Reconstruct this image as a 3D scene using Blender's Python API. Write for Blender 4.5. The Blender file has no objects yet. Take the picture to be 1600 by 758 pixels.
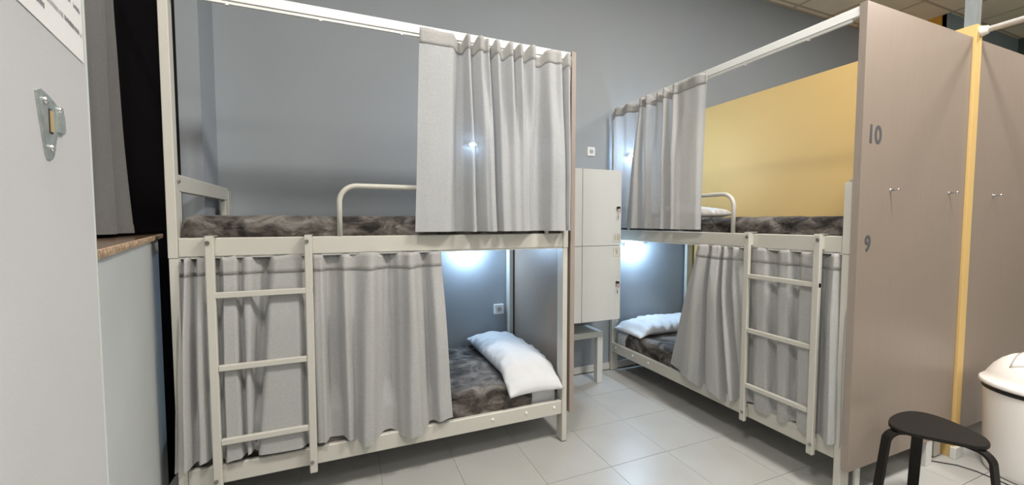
import bpy, bmesh, math, random
from math import sin, cos, pi, radians, sqrt, atan2
from mathutils import Vector, Matrix, noise

scene = bpy.context.scene
COL = scene.collection

# ------------------------------------------------------------------ camera
cam_d = bpy.data.cameras.new('camera')
cam = bpy.data.objects.new('camera', cam_d)
COL.objects.link(cam)
cam.location = (0, 0, 1.42)
cam.rotation_euler = (radians(90 - 2.95), 0, radians(-22.45))
cam_d.sensor_fit = 'HORIZONTAL'
cam_d.sensor_width = 36
cam_d.lens = 634.6 / 1600 * 36
cam_d.clip_start = 0.01
cam_d.clip_end = 100
scene.camera = cam

# ------------------------------------------------------------------ world and exposure
world = bpy.data.worlds.new('world')
scene.world = world
world.use_nodes = True
world.node_tree.nodes['Background'].inputs[0].default_value = (0.5, 0.55, 0.6, 1)
world.node_tree.nodes['Background'].inputs[1].default_value = 0.02
vs = scene.view_settings
scene.display_settings.display_device = 'sRGB'
vs.view_transform = 'Standard'
vs.look = 'None'
vs.gamma = 1
vs.use_curve_mapping = False
vs.exposure = 0.0

# ceiling troffers: (x, y, watts)
TROFFERS = [(2.1, 0.43, 96), (4.5, 0.43, 66), (-0.3, 0.43, 98), (2.1, -1.37, 28), (-0.3, -1.37, 34), (4.5, -1.37, 14)]
LED = 12.0            # reading lamps, watts
LED_UP = 11.0
LIGHT_COL = (1.0, 0.965, 0.92)
LED_COL = (0.50, 0.72, 1.0)

# ------------------------------------------------------------------ materials
MATS = {}
def mat(name, base, rough=0.5, metal=0.0, var=0.0, vscale=8.0, bump=0.0, bscale=60.0, spec=0.5,
        stretch=(1, 1, 1), transl=0.0, sheen=0.0, emit=None, estr=0.0, base2=None, lo=0.35, hi=0.65, distort=0.0, coat=0.0):
    if name in MATS: return MATS[name]
    m = bpy.data.materials.new(name); m.use_nodes = True
    nt = m.node_tree; N = nt.nodes; L = nt.links
    p = N['Principled BSDF']
    p.inputs['Base Color'].default_value = (*base, 1)
    p.inputs['Roughness'].default_value = rough
    p.inputs['Metallic'].default_value = metal
    p.inputs['Specular IOR Level'].default_value = spec
    if coat: p.inputs['Coat Weight'].default_value = coat
    if sheen:
        p.inputs['Sheen Weight'].default_value = sheen
        p.inputs['Sheen Roughness'].default_value = 0.4
    if emit:
        p.inputs['Emission Color'].default_value = (*emit, 1)
        p.inputs['Emission Strength'].default_value = estr
    tc = N.new('ShaderNodeTexCoord'); mp = N.new('ShaderNodeMapping')
    mp.inputs['Scale'].default_value = stretch
    L.new(tc.outputs['Object'], mp.inputs['Vector'])
    if var or base2:
        n = N.new('ShaderNodeTexNoise'); n.inputs['Scale'].default_value = vscale
        n.inputs['Detail'].default_value = 5; n.inputs['Distortion'].default_value = distort
        L.new(mp.outputs[0], n.inputs['Vector'])
        r = N.new('ShaderNodeValToRGB')
        r.color_ramp.elements[0].position = lo; r.color_ramp.elements[1].position = hi
        c2 = base2 if base2 else tuple(min(1, c * (1 + var)) for c in base)
        c1 = base if base2 else tuple(c * (1 - var) for c in base)
        r.color_ramp.elements[0].color = (*c1, 1); r.color_ramp.elements[1].color = (*c2, 1)
        L.new(n.outputs['Fac'], r.inputs['Fac']); L.new(r.outputs['Color'], p.inputs['Base Color'])
    if bump:
        nb = N.new('ShaderNodeTexNoise'); nb.inputs['Scale'].default_value = bscale; nb.inputs['Detail'].default_value = 3
        L.new(mp.outputs[0], nb.inputs['Vector'])
        b = N.new('ShaderNodeBump'); b.inputs['Strength'].default_value = bump; b.inputs['Distance'].default_value = 0.01
        L.new(nb.outputs['Fac'], b.inputs['Height']); L.new(b.outputs['Normal'], p.inputs['Normal'])
    if transl:
        t = N.new('ShaderNodeBsdfTranslucent'); t.inputs['Color'].default_value = (*[min(1, c * 1.15) for c in base], 1)
        mx = N.new('ShaderNodeMixShader'); mx.inputs[0].default_value = transl
        L.new(p.outputs[0], mx.inputs[1]); L.new(t.outputs[0], mx.inputs[2])
        L.new(mx.outputs[0], N['Material Output'].inputs['Surface'])
    MATS[name] = m
    return m

def weave(name, base, transl, sheer=0.0):
    """linen-like woven cloth with fine thread relief"""
    m = mat(name, base, rough=0.85, spec=0.15, var=0.05, vscale=90, stretch=(1, 1, 1), transl=transl, sheen=0.15)
    nt = m.node_tree; N = nt.nodes; L = nt.links
    p = N['Principled BSDF']
    tc = N.new('ShaderNodeTexCoord')
    mp1 = N.new('ShaderNodeMapping'); mp1.inputs['Scale'].default_value = (60, 60, 500)
    mp2 = N.new('ShaderNodeMapping'); mp2.inputs['Scale'].default_value = (500, 500, 60)
    b = N.new('ShaderNodeBump'); b.inputs['Strength'].default_value = 0.12; b.inputs['Distance'].default_value = 0.001
    ad = N.new('ShaderNodeMath'); ad.operation = 'ADD'
    for k, mpn in enumerate((mp1, mp2)):
        L.new(tc.outputs['Object'], mpn.inputs[0])
        w = N.new('ShaderNodeTexNoise'); w.inputs['Scale'].default_value = 1; w.inputs['Detail'].default_value = 2
        L.new(mpn.outputs[0], w.inputs['Vector']); L.new(w.outputs['Fac'], ad.inputs[k])
    L.new(ad.outputs[0], b.inputs['Height']); L.new(b.outputs[0], p.inputs['Normal'])
    if sheer:      # open weave: a share of the light passes straight between the threads
        out = N['Material Output']; src = out.inputs['Surface'].links[0].from_socket
        tr = N.new('ShaderNodeBsdfTransparent'); mx = N.new('ShaderNodeMixShader'); mx.inputs[0].default_value = sheer
        L.new(src, mx.inputs[1]); L.new(tr.outputs[0], mx.inputs[2]); L.new(mx.outputs[0], out.inputs['Surface'])
    return m

M_BED = mat('bed_enamel', (0.56, 0.54, 0.48), rough=0.38, var=0.015, vscale=3, spec=0.4)
M_CANOPY = mat('canopy_white_enamel', (0.88, 0.88, 0.86), rough=0.4)
M_BEDCAP = mat('white_cap', (0.85, 0.84, 0.8), rough=0.35)
M_WALL = mat('grey_wall_paint', (0.335, 0.36, 0.385), rough=0.75, var=0.02, vscale=1.5, bump=0.04, bscale=180, spec=0.3)
M_HALF = mat('pale_wall_paint', (0.50, 0.525, 0.53), rough=0.7, var=0.03, vscale=2.5, bump=0.03, bscale=150, spec=0.3)
M_YELLOW = mat('yellow_wall_paint', (0.63, 0.425, 0.165), rough=0.6, var=0.015, vscale=2, bump=0.03, bscale=160, spec=0.3)
M_ORANGE = mat('orange_wall_paint', (0.74, 0.38, 0.05), rough=0.7, spec=0.3, var=0.02)
M_BLUEGREY = mat('blue_grey_wall_paint', (0.26, 0.31, 0.33), rough=0.7, spec=0.3, var=0.02)
M_FARWALL = mat('far_wall_darkened', (0.07, 0.10, 0.085), rough=0.7, spec=0.3, var=0.04)  # far wall coloured near black to stand in for a dim opening
M_CEIL = mat('ceiling_tile_board', (0.92, 0.80, 0.61), rough=0.9, var=0.03, vscale=5, bump=0.3, bscale=110, spec=0.1)
M_GRID = mat('ceiling_grid_metal', (0.55, 0.45, 0.33), rough=0.6)
M_SKIRT = mat('white_skirting', (0.66, 0.65, 0.61), rough=0.4)
M_TILE = mat('floor_tile_glaze', (0.42, 0.415, 0.395), rough=0.34, var=0.03, vscale=4, bump=0.02, bscale=40, spec=0.5)
M_GROUT = mat('floor_grout', (0.10, 0.095, 0.085), rough=0.9)
M_WOOD = mat('greige_melamine', (0.278, 0.222, 0.180), rough=0.42, var=0.02, vscale=10, stretch=(10, 10, 0.5), bump=0.02, bscale=40, spec=0.4)
M_WOODEDGE = mat('greige_edge_band', (0.32, 0.265, 0.225), rough=0.5, var=0.03, vscale=14, stretch=(6, 6, 0.6))
M_NUM = mat('grey_number_vinyl', (0.085, 0.085, 0.09), rough=0.5)
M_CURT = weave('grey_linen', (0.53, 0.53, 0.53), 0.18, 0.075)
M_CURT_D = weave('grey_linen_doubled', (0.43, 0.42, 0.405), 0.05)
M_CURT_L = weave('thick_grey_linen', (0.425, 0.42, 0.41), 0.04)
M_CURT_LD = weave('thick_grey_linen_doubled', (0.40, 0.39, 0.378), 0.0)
M_CURT_W = weave('grey_window_linen', (0.15, 0.145, 0.14), 0.05)
M_CHROME = mat('chrome', (0.75, 0.75, 0.76), rough=0.2, metal=1)
M_ZINC = mat('zinc_plate', (0.52, 0.56, 0.53), rough=0.38, metal=0.85, var=0.15, vscale=60)
M_BOLT = mat('steel_bolt', (0.35, 0.33, 0.31), rough=0.35, metal=0.9)
M_GALV = mat('galvanised_stud', (0.60, 0.66, 0.68), rough=0.3, metal=0.8, var=0.1, vscale=20, stretch=(1, 1, 0.2))
M_SHEET = mat('white_sheet', (0.66, 0.665, 0.675), rough=0.8, bump=0.35, bscale=16, spec=0.2, sheen=0.1)
M_LOCK = mat('cream_cabinet_board', (0.63, 0.64, 0.62), rough=0.45, var=0.008, vscale=12, stretch=(3, 3, 0.4), spec=0.4)
M_SEAM = mat('dark_seam', (0.05, 0.05, 0.045), rough=0.9)
M_GOLD = mat('gold_print', (0.40, 0.30, 0.10), rough=0.45, metal=0.3)
M_RED = mat('red_key_tag', (0.55, 0.05, 0.04), rough=0.4)
M_BLACKM = mat('black_lock_metal', (0.04, 0.035, 0.03), rough=0.35, metal=0.6)
M_PLASTIC = mat('white_plastic', (0.80, 0.79, 0.77), rough=0.3, spec=0.5)
M_HOLE = mat('socket_hole', (0.02, 0.02, 0.02), rough=0.6)
M_SOCKIN = mat('socket_inner', (0.45, 0.45, 0.44), rough=0.5)
M_STOOL = mat('black_stained_plywood', (0.009, 0.007, 0.0055), rough=0.6, spec=0.3, var=0.3, vscale=30, stretch=(1, 8, 8))
M_BIN = mat('white_bin_plastic', (0.90, 0.865, 0.83), rough=0.28, spec=0.5)
M_BAG = mat('black_bin_liner', (0.012, 0.012, 0.012), rough=0.4)
M_GRANITE = mat('brown_granite', (0.10, 0.055, 0.035), rough=0.12, base2=(0.30, 0.20, 0.13), vscale=120, lo=0.4, hi=0.62, spec=0.6)
M_GRANEDGE = mat('raw_granite_edge', (0.20, 0.12, 0.07), rough=0.7, base2=(0.55, 0.40, 0.26), vscale=70, lo=0.35, hi=0.65, bump=0.5, bscale=90)
M_DARK = mat('dark_window_panel', (0.004, 0.0025, 0.003), rough=0.8, spec=0.05)
M_FRAME = mat('dark_window_frame', (0.006, 0.004, 0.005), rough=0.7, spec=0.1)
M_DOOR = mat('pale_grey_door_paint', (0.52, 0.515, 0.52), rough=0.5, var=0.015, vscale=3, bump=0.03, bscale=200)
M_EDGE = mat('pale_edge_strip', (0.52, 0.58, 0.54), rough=0.4)
M_PAPER = mat('white_paper', (0.74, 0.73, 0.725), rough=0.7)
M_INK = mat('grey_ink', (0.22, 0.22, 0.24), rough=0.8)
M_INKL = mat('faint_ink', (0.42, 0.42, 0.43), rough=0.8)
M_BRASS = mat('brass_bolt', (0.75, 0.55, 0.30), rough=0.35, metal=0.5)
M_LED = mat('led_diffuser', (0.9, 0.95, 1), emit=(0.75, 0.87, 1.0), estr=14)
M_TROFF = mat('troffer_diffuser', (0.95, 0.95, 0.92), emit=(1, 0.96, 0.9), estr=5)
M_CASE = mat('lamp_case', (0.7, 0.72, 0.74), rough=0.3, metal=0.4)
M_CORD = mat('black_cord', (0.015, 0.015, 0.015), rough=0.5)
M_ROD = mat('white_rod_enamel', (0.76, 0.72, 0.68), rough=0.3)

def velvet():
    m = bpy.data.materials.new('crushed_velvet'); m.use_nodes = True
    nt = m.node_tree; N = nt.nodes; L = nt.links; p = N['Principled BSDF']
    p.inputs['Roughness'].default_value = 0.7
    p.inputs['Specular IOR Level'].default_value = 0.25
    p.inputs['Sheen Weight'].default_value = 0.35; p.inputs['Sheen Roughness'].default_value = 0.35
    tc = N.new('ShaderNodeTexCoord')
    mp = N.new('ShaderNodeMapping'); mp.inputs['Scale'].default_value = (1, 1.0, 1.6)
    L.new(tc.outputs['Object'], mp.inputs[0])
    n1 = N.new('ShaderNodeTexNoise'); n1.inputs['Scale'].default_value = 7.0; n1.inputs['Detail'].default_value = 9
    n1.inputs['Distortion'].default_value = 0.7; n1.inputs['Roughness'].default_value = 0.62
    L.new(mp.outputs[0], n1.inputs['Vector'])
    r = N.new('ShaderNodeValToRGB')
    e = r.color_ramp.elements
    e[0].position = 0.38; e[0].color = (0.014, 0.011, 0.009, 1)
    e[1].position = 0.64; e[1].color = (0.21, 0.19, 0.172, 1)
    e2 = e.new(0.50); e2.color = (0.080, 0.069, 0.060, 1)
    L.new(n1.outputs['Fac'], r.inputs[0]); L.new(r.outputs[0], p.inputs['Base Color'])
    n2 = N.new('ShaderNodeTexNoise'); n2.inputs['Scale'].default_value = 9; n2.inputs['Detail'].default_value = 4
    n2.inputs['Distortion'].default_value = 1.0
    L.new(mp.outputs[0], n2.inputs['Vector'])
    b = N.new('ShaderNodeBump'); b.inputs['Strength'].default_value = 0.75; b.inputs['Distance'].default_value = 0.03
    L.new(n2.outputs['Fac'], b.inputs['Height']); L.new(b.outputs[0], p.inputs['Normal'])
    return m
M_VELVET = velvet()

# ------------------------------------------------------------------ mesh helpers
def obj(name, bm, m, parent=None, smooth=False, loc=None):
    me = bpy.data.meshes.new(name)
    bmesh.ops.recalc_face_normals(bm, faces=bm.faces)
    bm.to_mesh(me); bm.free()
    if smooth:
        me.shade_smooth()
    o = bpy.data.objects.new(name, me); COL.objects.link(o)
    if m: me.materials.append(m)
    if parent: o.parent = parent
    if loc: o.location = loc
    return o

def thing(name, label, cat, loc=(0, 0, 0), rz=0, group=None):
    o = bpy.data.objects.new(name, None); COL.objects.link(o)
    o.empty_display_size = 0.1
    o.location = loc; o.rotation_euler = (0, 0, rz)
    o['label'] = label; o['category'] = cat
    if group: o['group'] = group
    return o

def tag(o, label, cat, group=None):
    o['label'] = label; o['category'] = cat
    if group: o['group'] = group
    return o

def struct(o):
    o['kind'] = 'structure'; return o

def box(bm, x0, x1, y0, y1, z0, z1, bev=0.0, mtx=None, seg=1):
    r = bmesh.ops.create_cube(bm, size=1)
    vs_ = r['verts']
    for v in vs_:
        v.co = Vector((x0 + (v.co.x + .5) * (x1 - x0), y0 + (v.co.y + .5) * (y1 - y0), z0 + (v.co.z + .5) * (z1 - z0)))
    if mtx: bmesh.ops.transform(bm, matrix=mtx, verts=vs_)
    if bev:
        es = list({e for v in vs_ for e in v.link_edges})
        bmesh.ops.bevel(bm, geom=es, offset=bev, segments=seg, affect='EDGES', profile=0.5)
    return bm

def B(x0, x1, y0, y1, z0, z1, bev=0.0, seg=1):
    return box(bmesh.new(), x0, x1, y0, y1, z0, z1, bev, None, seg)

def tube(bm, pts, r, n=10, caps=True, radii=None, squash=None):
    pts = [Vector(p) for p in pts]
    rings = []; up = None
    for i, p in enumerate(pts):
        a = pts[max(i - 1, 0)]; b = pts[min(i + 1, len(pts) - 1)]
        t = (b - a).normalized()
        if up is None:
            up = Vector((0, 0, 1)) if abs(t.z) < 0.9 else Vector((1, 0, 0))
        s = t.cross(up).normalized(); up = s.cross(t).normalized()
        rr = radii[i] if radii else r
        sa, sb = (rr, rr) if not squash else (squash[0], squash[1])
        rings.append([bm.verts.new(p + s * cos(2 * pi * k / n) * sa + up * sin(2 * pi * k / n) * sb) for k in range(n)])
    for i in range(len(rings) - 1):
        for k in range(n):
            bm.faces.new((rings[i][k], rings[i][(k + 1) % n], rings[i + 1][(k + 1) % n], rings[i + 1][k]))
    if caps:
        bm.faces.new(rings[0][::-1]); bm.faces.new(rings[-1])
    return bm

def strip(bm, pts, side, w, t):
    """rectangular bar following pts; side = width direction"""
    pts = [Vector(p) for p in pts]; side = Vector(side).normalized()
    rings = []
    for i, p in enumerate(pts):
        a = pts[max(i - 1, 0)]; b = pts[min(i + 1, len(pts) - 1)]
        tt = (b - a).normalized(); nn = tt.cross(side).normalized()
        rings.append([bm.verts.new(p + side * sx * w / 2 + nn * sy * t / 2) for sx, sy in ((-1, -1), (1, -1), (1, 1), (-1, 1))])
    for i in range(len(rings) - 1):
        for k in range(4):
            bm.faces.new((rings[i][k], rings[i][(k + 1) % 4], rings[i + 1][(k + 1) % 4], rings[i + 1][k]))
    bm.faces.new(rings[0][::-1]); bm.faces.new(rings[-1])
    return bm

def cyl(bm, p0, p1, r, n=14):
    p0 = Vector(p0); p1 = Vector(p1)
    return tube(bm, [p0, p1], r, n)

def lathe(bm, prof, n=48, c=(0, 0)):
    rings = []
    for r, z in prof:
        rings.append([bm.verts.new((c[0] + r * cos(2 * pi * k / n), c[1] + r * sin(2 * pi * k / n), z)) for k in range(n)] if r > 1e-5
                     else [bm.verts.new((c[0], c[1], z))])
    for a, b in zip(rings, rings[1:]):
        for k in range(n):
            k2 = (k + 1) % n
            if len(a) == 1 and len(b) == 1: continue
            if len(a) == 1: bm.faces.new((a[0], b[k], b[k2]))
            elif len(b) == 1: bm.faces.new((a[k], a[k2], b[0]))
            else: bm.faces.new((a[k], a[k2], b[k2], b[k]))
    return bm

def poly_prism(bm, pts, z0, z1, axis='Z'):
    """closed outline extruded; axis Y maps (u,v)->(u,*,v)"""
    def P(u, v, w):
        return (u, v, w) if axis == 'Z' else ((u, w, v) if axis == 'Y' else (w, u, v))
    a = [bm.verts.new(P(u, v, z0)) for u, v in pts]; b = [bm.verts.new(P(u, v, z1)) for u, v in pts]
    n = len(pts)
    for k in range(n): bm.faces.new((a[k], a[(k + 1) % n], b[(k + 1) % n], b[k]))
    bm.faces.new(a[::-1]); bm.faces.new(b)
    return bm

def text_obj(name, s, size, m, parent, mtx, sx=1.0, ext=0.0006, bold=0.0):
    cu = bpy.data.curves.new(name, 'FONT'); cu.body = s; cu.size = size; cu.extrude = ext; cu.offset = bold
    cu.align_x = 'CENTER'; cu.align_y = 'CENTER'; cu.resolution_u = 4
    t = bpy.data.objects.new(name, cu); COL.objects.link(t)
    dg = bpy.context.evaluated_depsgraph_get()
    me = bpy.data.meshes.new_from_object(t.evaluated_get(dg)); me.name = name
    bpy.data.objects.remove(t)
    me.transform(mtx @ Matrix.Diagonal((sx, 1, 1, 1)))
    me.materials.clear(); me.materials.append(m)
    o = bpy.data.objects.new(name, me); COL.objects.link(o); o.parent = parent
    return o

def FACE_NEGY(x, y, z):      # text plane facing -Y, reading along +X
    return Matrix.Translation((x, y, z)) @ Matrix.Rotation(pi / 2, 4, 'X')

def dup(root, loc, rz, label=None, group=None):
    r = root.copy(); COL.objects.link(r); r.location = loc; r.rotation_euler = (0, 0, rz)
    if label: r['label'] = label
    if group: r['group'] = group
    for ch in list(root.children):
        c = ch.copy(); COL.objects.link(c); c.parent = r
        for g in list(ch.children):
            d = g.copy(); COL.objects.link(d); d.parent = c
    return r

# ================================================================== SETTING
CEIL = 3.86
YW = 3.21                    # back wall
# floor
floor = struct(obj('floor', B(-1.7, 8.6, -2.3, 3.35, -0.10, -0.004), M_GROUT))
random.seed(4)
ft = B(-0.2057, 0.2057, -0.2135, 0.2135, -0.006, 0.0, 0.0004)
ft_me = bpy.data.meshes.new('floor_tile'); ft.to_mesh(ft_me); ft.free(); ft_me.materials.append(M_TILE)
tx0, ty0 = 0.165 - 0.413 * 4, 1.893 - 0.43 * 9
for i in range(24):
    for j in range(12):
        x = tx0 + 0.413 * (i + .5); y = ty0 + 0.43 * (j + .5)
        if y > 3.3: continue
        o = bpy.data.objects.new('floor_tile', ft_me); COL.objects.link(o); o.parent = floor
        o.location = (x, y, random.uniform(-0.0002, 0.0002))
# ceiling
ceiling = struct(obj('ceiling', B(-1.7, 8.6, -2.3, 3.35, CEIL + 0.02, CEIL + 0.12), M_GRID))
xs = [4.8 + 0.6 * k for k in range(-11, 7)]; ys = [3.13 - 0.6 * k for k in range(0, 10)]
lights_at = [(a, b) for a, b, c in TROFFERS]
for i in range(len(xs) - 1):
    for j in range(-1, len(ys) - 1):
        x0, x1 = xs[i], xs[i + 1]
        if j == -1: y0, y1 = 3.13, 3.21
        else: y0, y1 = ys[j + 1], ys[j]
        cx, cy = (x0 + x1) / 2, (y0 + y1) / 2
        if any(abs(cx - a) < .2 and abs(cy - b) < .2 for a, b in lights_at): continue
        obj('ceiling_tile', B(x0 + .012, x1 - .012, y0 + .012, y1 - .004 if j == -1 else y1 - .012, CEIL + 0.004, CEIL + 0.018), M_CEIL, ceiling)
g = bmesh.new()
for x in xs: box(g, x - .012, x + .012, -2.3, 3.21, CEIL, CEIL + .02)
for y in ys: box(g, -1.7, 8.4, y - .012, y + .012, CEIL + .0005, CEIL + .02)
box(g, -1.7, 6.6, 3.185, 3.21, CEIL - .001, CEIL + .02)
o = obj('ceiling_grid', g, M_GRID, ceiling)

struct(obj('wall_back', B(-1.7, 6.7, YW, YW + .14, 0, CEIL + .02), M_WALL))
struct(obj('wall_right', B(6.6, 6.72, 2.58, YW, 0, CEIL + .02), M_ORANGE))
struct(obj('wall_right_return', B(6.6, 8.6, 2.56, 2.62, 0, CEIL + .02), M_BLUEGREY))
struct(obj('wall_far', B(8.4, 8.5, -2.3, 2.56, 0, CEIL + .02), M_FARWALL))
struct(obj('wall_front', B(-1.7, 8.6, -2.4, -2.3, 0, CEIL + .02), M_HALF))
# pilaster behind the left bunk
struct(obj('wall_pilaster', B(-1.0, -0.755, 2.91, YW, 0, CEIL + .02), M_WALL))
struct(obj('baseboard_back', B(-0.755, 6.6, YW - .014, YW, 0, 0.066, 0.002), M_SKIRT))

# left side: slanting half wall, granite sill, dark window behind it
D14 = Vector((-sin(radians(14.1)), cos(radians(14.1)), 0)); N14 = Vector((cos(radians(14.1)), sin(radians(14.1)), 0))
def on14(y, off=0.0):        # a point on the wall face at height y along the slanting line
    b = Vector((-0.489, 1.123, 0)); t = (y - 1.123) / D14.y
    return b + D14 * t + N14 * off
h0 = on14(0.55, -.014); h1 = on14(2.56, -.014)
bm = poly_prism(bmesh.new(), [(h0.x, h0.y), (h1.x, h1.y), (-0.90, h1.y), (-0.90, h0.y)], 0, 1.335)
struct(obj('wall_left_low', bm, M_HALF))
win = struct(obj('window_1', B(-1.0, -0.90, 0.3, 2.91, 0, 2.95), M_DARK))
bm = bmesh.new()
for y in (0.60, 1.70): box(bm, -0.90, -0.868, y - .035, y + .035, 0.0, 2.95, 0.004)
box(bm, -0.90, -0.862, 2.81, 2.909, 0.0, 2.95, 0.002)
box(bm, -0.90, -0.868, .635, 2.81, 2.88, 2.95, 0.004)
obj('window_frame', bm, M_FRAME, win)
obj('window_pane', B(-0.899, -0.893, .635, 1.665, 1.37, 2.88), M_DARK, win)
obj('window_pane', B(-0.899, -0.893, 1.735, 2.81, 1.37, 2.88), M_DARK, win)
s0 = on14(0.55); s1 = on14(2.60)
bm = poly_prism(bmesh.new(), [(s0.x - .004, s0.y), (s1.x - .004, s1.y), (-0.866, s1.y), (-0.866, s0.y)], 1.3352, 1.358)
obj('window_sill', bm, M_GRANITE, win)
# rough sawn front edge of the sill
bm = bmesh.new(); nseg = 90; rr = []
random.seed(9)
for k in range(nseg + 1):
    p = s0.lerp(s1, k / nseg); j = random.uniform(-.0015, .0015)
    q = []
    for (o_, z) in ((-.01, 1.3575), (0.0015, 1.3565), (0.003, 1.347), (0.0015, 1.3370), (-.01, 1.3354)):
        q.append(bm.verts.new(p + N14 * (o_ + j) + Vector((0, 0, z))))
    rr.append(q)
for a, b in zip(rr, rr[1:]):
    for k in range(4): bm.faces.new((a[k], a[k + 1], b[k + 1], b[k]))
obj('sill_edge', bm, M_GRANEDGE, win)
struct(obj('wall_left_top', B(-1.0, -0.86, 0.3, 2.91, 2.95, CEIL + .02), M_HALF))
struct(obj('wall_left_far', B(-1.7, -1.0, 2.91, YW, 0, CEIL + .02), M_WALL))

# near door leaf on the left and the wall it hangs against
D10 = Vector((-sin(radians(10.5)), cos(radians(10.5)), 0)); N10 = Vector((cos(radians(10.5)), sin(radians(10.5)), 0))
E0 = Vector((-0.350, 0.815, 0))
M10 = Matrix.Translation(E0) @ Matrix(((D10.x, N10.x, 0, 0), (D10.y, N10.y, 0, 0), (0, 0, 1, 0), (0, 0, 0, 1)))
# local frame: x = along the door (towards its free edge, negative inside), y = out towards the room
door = struct(obj('door_1', box(bmesh.new(), -0.72, -0.006, -0.024, 0, 0.012, 2.06, 0.001, M10), M_DOOR))
obj('edge_strip', box(bmesh.new(), -0.006, 0.0, -0.0245, 0.0005, 0.012, 2.06, 0.0008, M10), M_EDGE, door)
def Lw(x, y, z): return M10 @ Vector((x, y, z))
# hasp
bm = bmesh.new()
prof = [(-0.192, 1.566), (-0.180, 1.571), (-0.160, 1.569), (-0.122, 1.560), (-0.112, 1.556), (-0.112, 1.533), (-0.122, 1.527),
        (-0.136, 1.527), (-0.145, 1.512), (-0.150, 1.499), (-0.158, 1.493), (-0.168, 1.493), (-0.174, 1.499), (-0.183, 1.53)]
def plate(bm, outline, y0, y1):
    a = [bm.verts.new(Lw(u, y0, v)) for u, v in outline]; b = [bm.verts.new(Lw(u, y1, v)) for u, v in outline]
    n = len(outline)
    for k in range(n): bm.faces.new((a[k], a[(k + 1) % n], b[(k + 1) % n], b[k]))
    bm.faces.new(a[::-1]); bm.faces.new(b)
plate(bm, prof, 0.0, 0.002)
hasp = obj('hasp', bm, M_ZINC, door); hasp['label'] = 'zinc hasp plate with raised tab'
bm = bmesh.new(); plate(bm, [(-0.136, 1.555), (-0.119, 1.553), (-0.118, 1.534), (-0.123, 1.529), (-0.136, 1.530)], 0.002, 0.0045)
obj('hasp_tab', bm, M_ZINC, hasp)
bm = bmesh.new(); plate(bm, [(-0.162, 1.553), (-0.153, 1.553), (-0.153, 1.524), (-0.162, 1.524)], 0.002, 0.0026)
obj('hasp_slot', bm, M_HOLE, hasp)
bm = bmesh.new(); plate(bm, [(-0.1605, 1.551), (-0.1545, 1.551), (-0.1545, 1.526), (-0.1605, 1.526)], 0.0026, 0.0042)
obj('hasp_bolt', bm, M_BRASS, hasp)
for u, v in ((-0.172, 1.560), (-0.128, 1.558), (-0.160, 1.507)):
    bm = bmesh.new()
    tube(bm, [Lw(u, .0020, v), Lw(u, .0038, v), Lw(u, .0052, v), Lw(u, .0057, v)], .004, 12, radii=[.0045, .0045, .0030, .0008])
    obj('screw', bm, M_CHROME, hasp, smooth=True)
struct(obj('wall_left', box(bmesh.new(), -3.2, -0.03, -0.16, -0.03, 0, CEIL + .02, 0, M10), M_HALF))
# notice taped to the door
note = thing('notice', 'white paper notice with lines of small grey print at top left, on the pale door', 'notice', tuple(Lw(-.17, 0, 1.65)))
bm = bmesh.new()
box(bm, -0.36, -0.019, 0.0005, 0.0012, 1.650, 1.98, 0, M10)
bmesh.ops.translate(bm, verts=bm.verts, vec=-Vector(note.location))
obj('sheet', bm, M_PAPER, note)
random.seed(21)
def scribble(bm, u0, u1, z, h):
    u = u0
    while u < u1:
        w = random.uniform(.0022, .0032)
        for k in range(random.randint(2, 3)):
            if random.random() < .5: box(bm, u, u + .0008, 0.0012, 0.0014, z + random.uniform(0, h * .2), z + h, 0, M10)
            else: box(bm, u, u + w, 0.0012, 0.0014, z + h * random.choice((0, .45, .85)), z + h * random.choice((0, .45, .85)) + .0009, 0, M10)
        box(bm, u + w - .0008, u + w, 0.0012, 0.0014, z, z + h * random.uniform(.6, 1), 0, M10)
        u += w + .0012
for spans, z, mm in (([(-.125, -.064), (-.053, -.030)], 1.7155, M_INK), ([(-.089, -.055), (-.051, -.033)], 1.684, M_INK),
                     ([(-.23, -.155)], 1.670, M_INK), ([(-.15, -.096)], 1.6835, M_INKL), ([(-.030, -.024)], 1.6835, M_INKL), ([(-.34, -.27), (-.262, -.18), (-.17, -.06)], 1.742, M_INK),
                     ([(-.33, -.25), (-.242, -.2), (-.19, -.13), (-.12, -.05)], 1.772, M_INK)):
    bm = bmesh.new()
    for a, b in spans: scribble(bm, a, b, z, .0065)
    bmesh.ops.translate(bm, verts=bm.verts, vec=-Vector(note.location))
    obj('print_line', bm, mm, note)

# yellow partition between the bays
part = struct(obj('wall_middle', B(3.352, 3.418, 1.180, YW, 0.0, 2.545, 0.002), M_YELLOW))
struct(obj('baseboard_middle', B(3.340, 3.430, 1.165, 1.1925, 0, 0.07, 0.003), M_SKIRT))
obj('skirting', B(3.4181, 3.432, 1.226, YW - .02, 0, 0.07, 0.002), M_SKIRT, part)
# stud to the ceiling
st = thing('metal_stud', 'galvanised steel stud rising from the yellow partition top to the ceiling', 'stud', (3.392, 1.215, 2.545))
bm = bmesh.new()
box(bm, -.025, .025, -.025, -.0235, 0, CEIL - 2.545)
obj('web', bm, M_GALV, st)
for s in (-1, 1):
    bm = bmesh.new(); box(bm, s * .026 - .001, s * .026 + .001, -.025, .025, 0, CEIL - 2.545)
    box(bm, s * .026 - (.01 if s > 0 else 0), s * .026 + (.01 if s < 0 else 0), .0235, .025, 0, CEIL - 2.545)
    obj('flange', bm, M_GALV, st)
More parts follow.
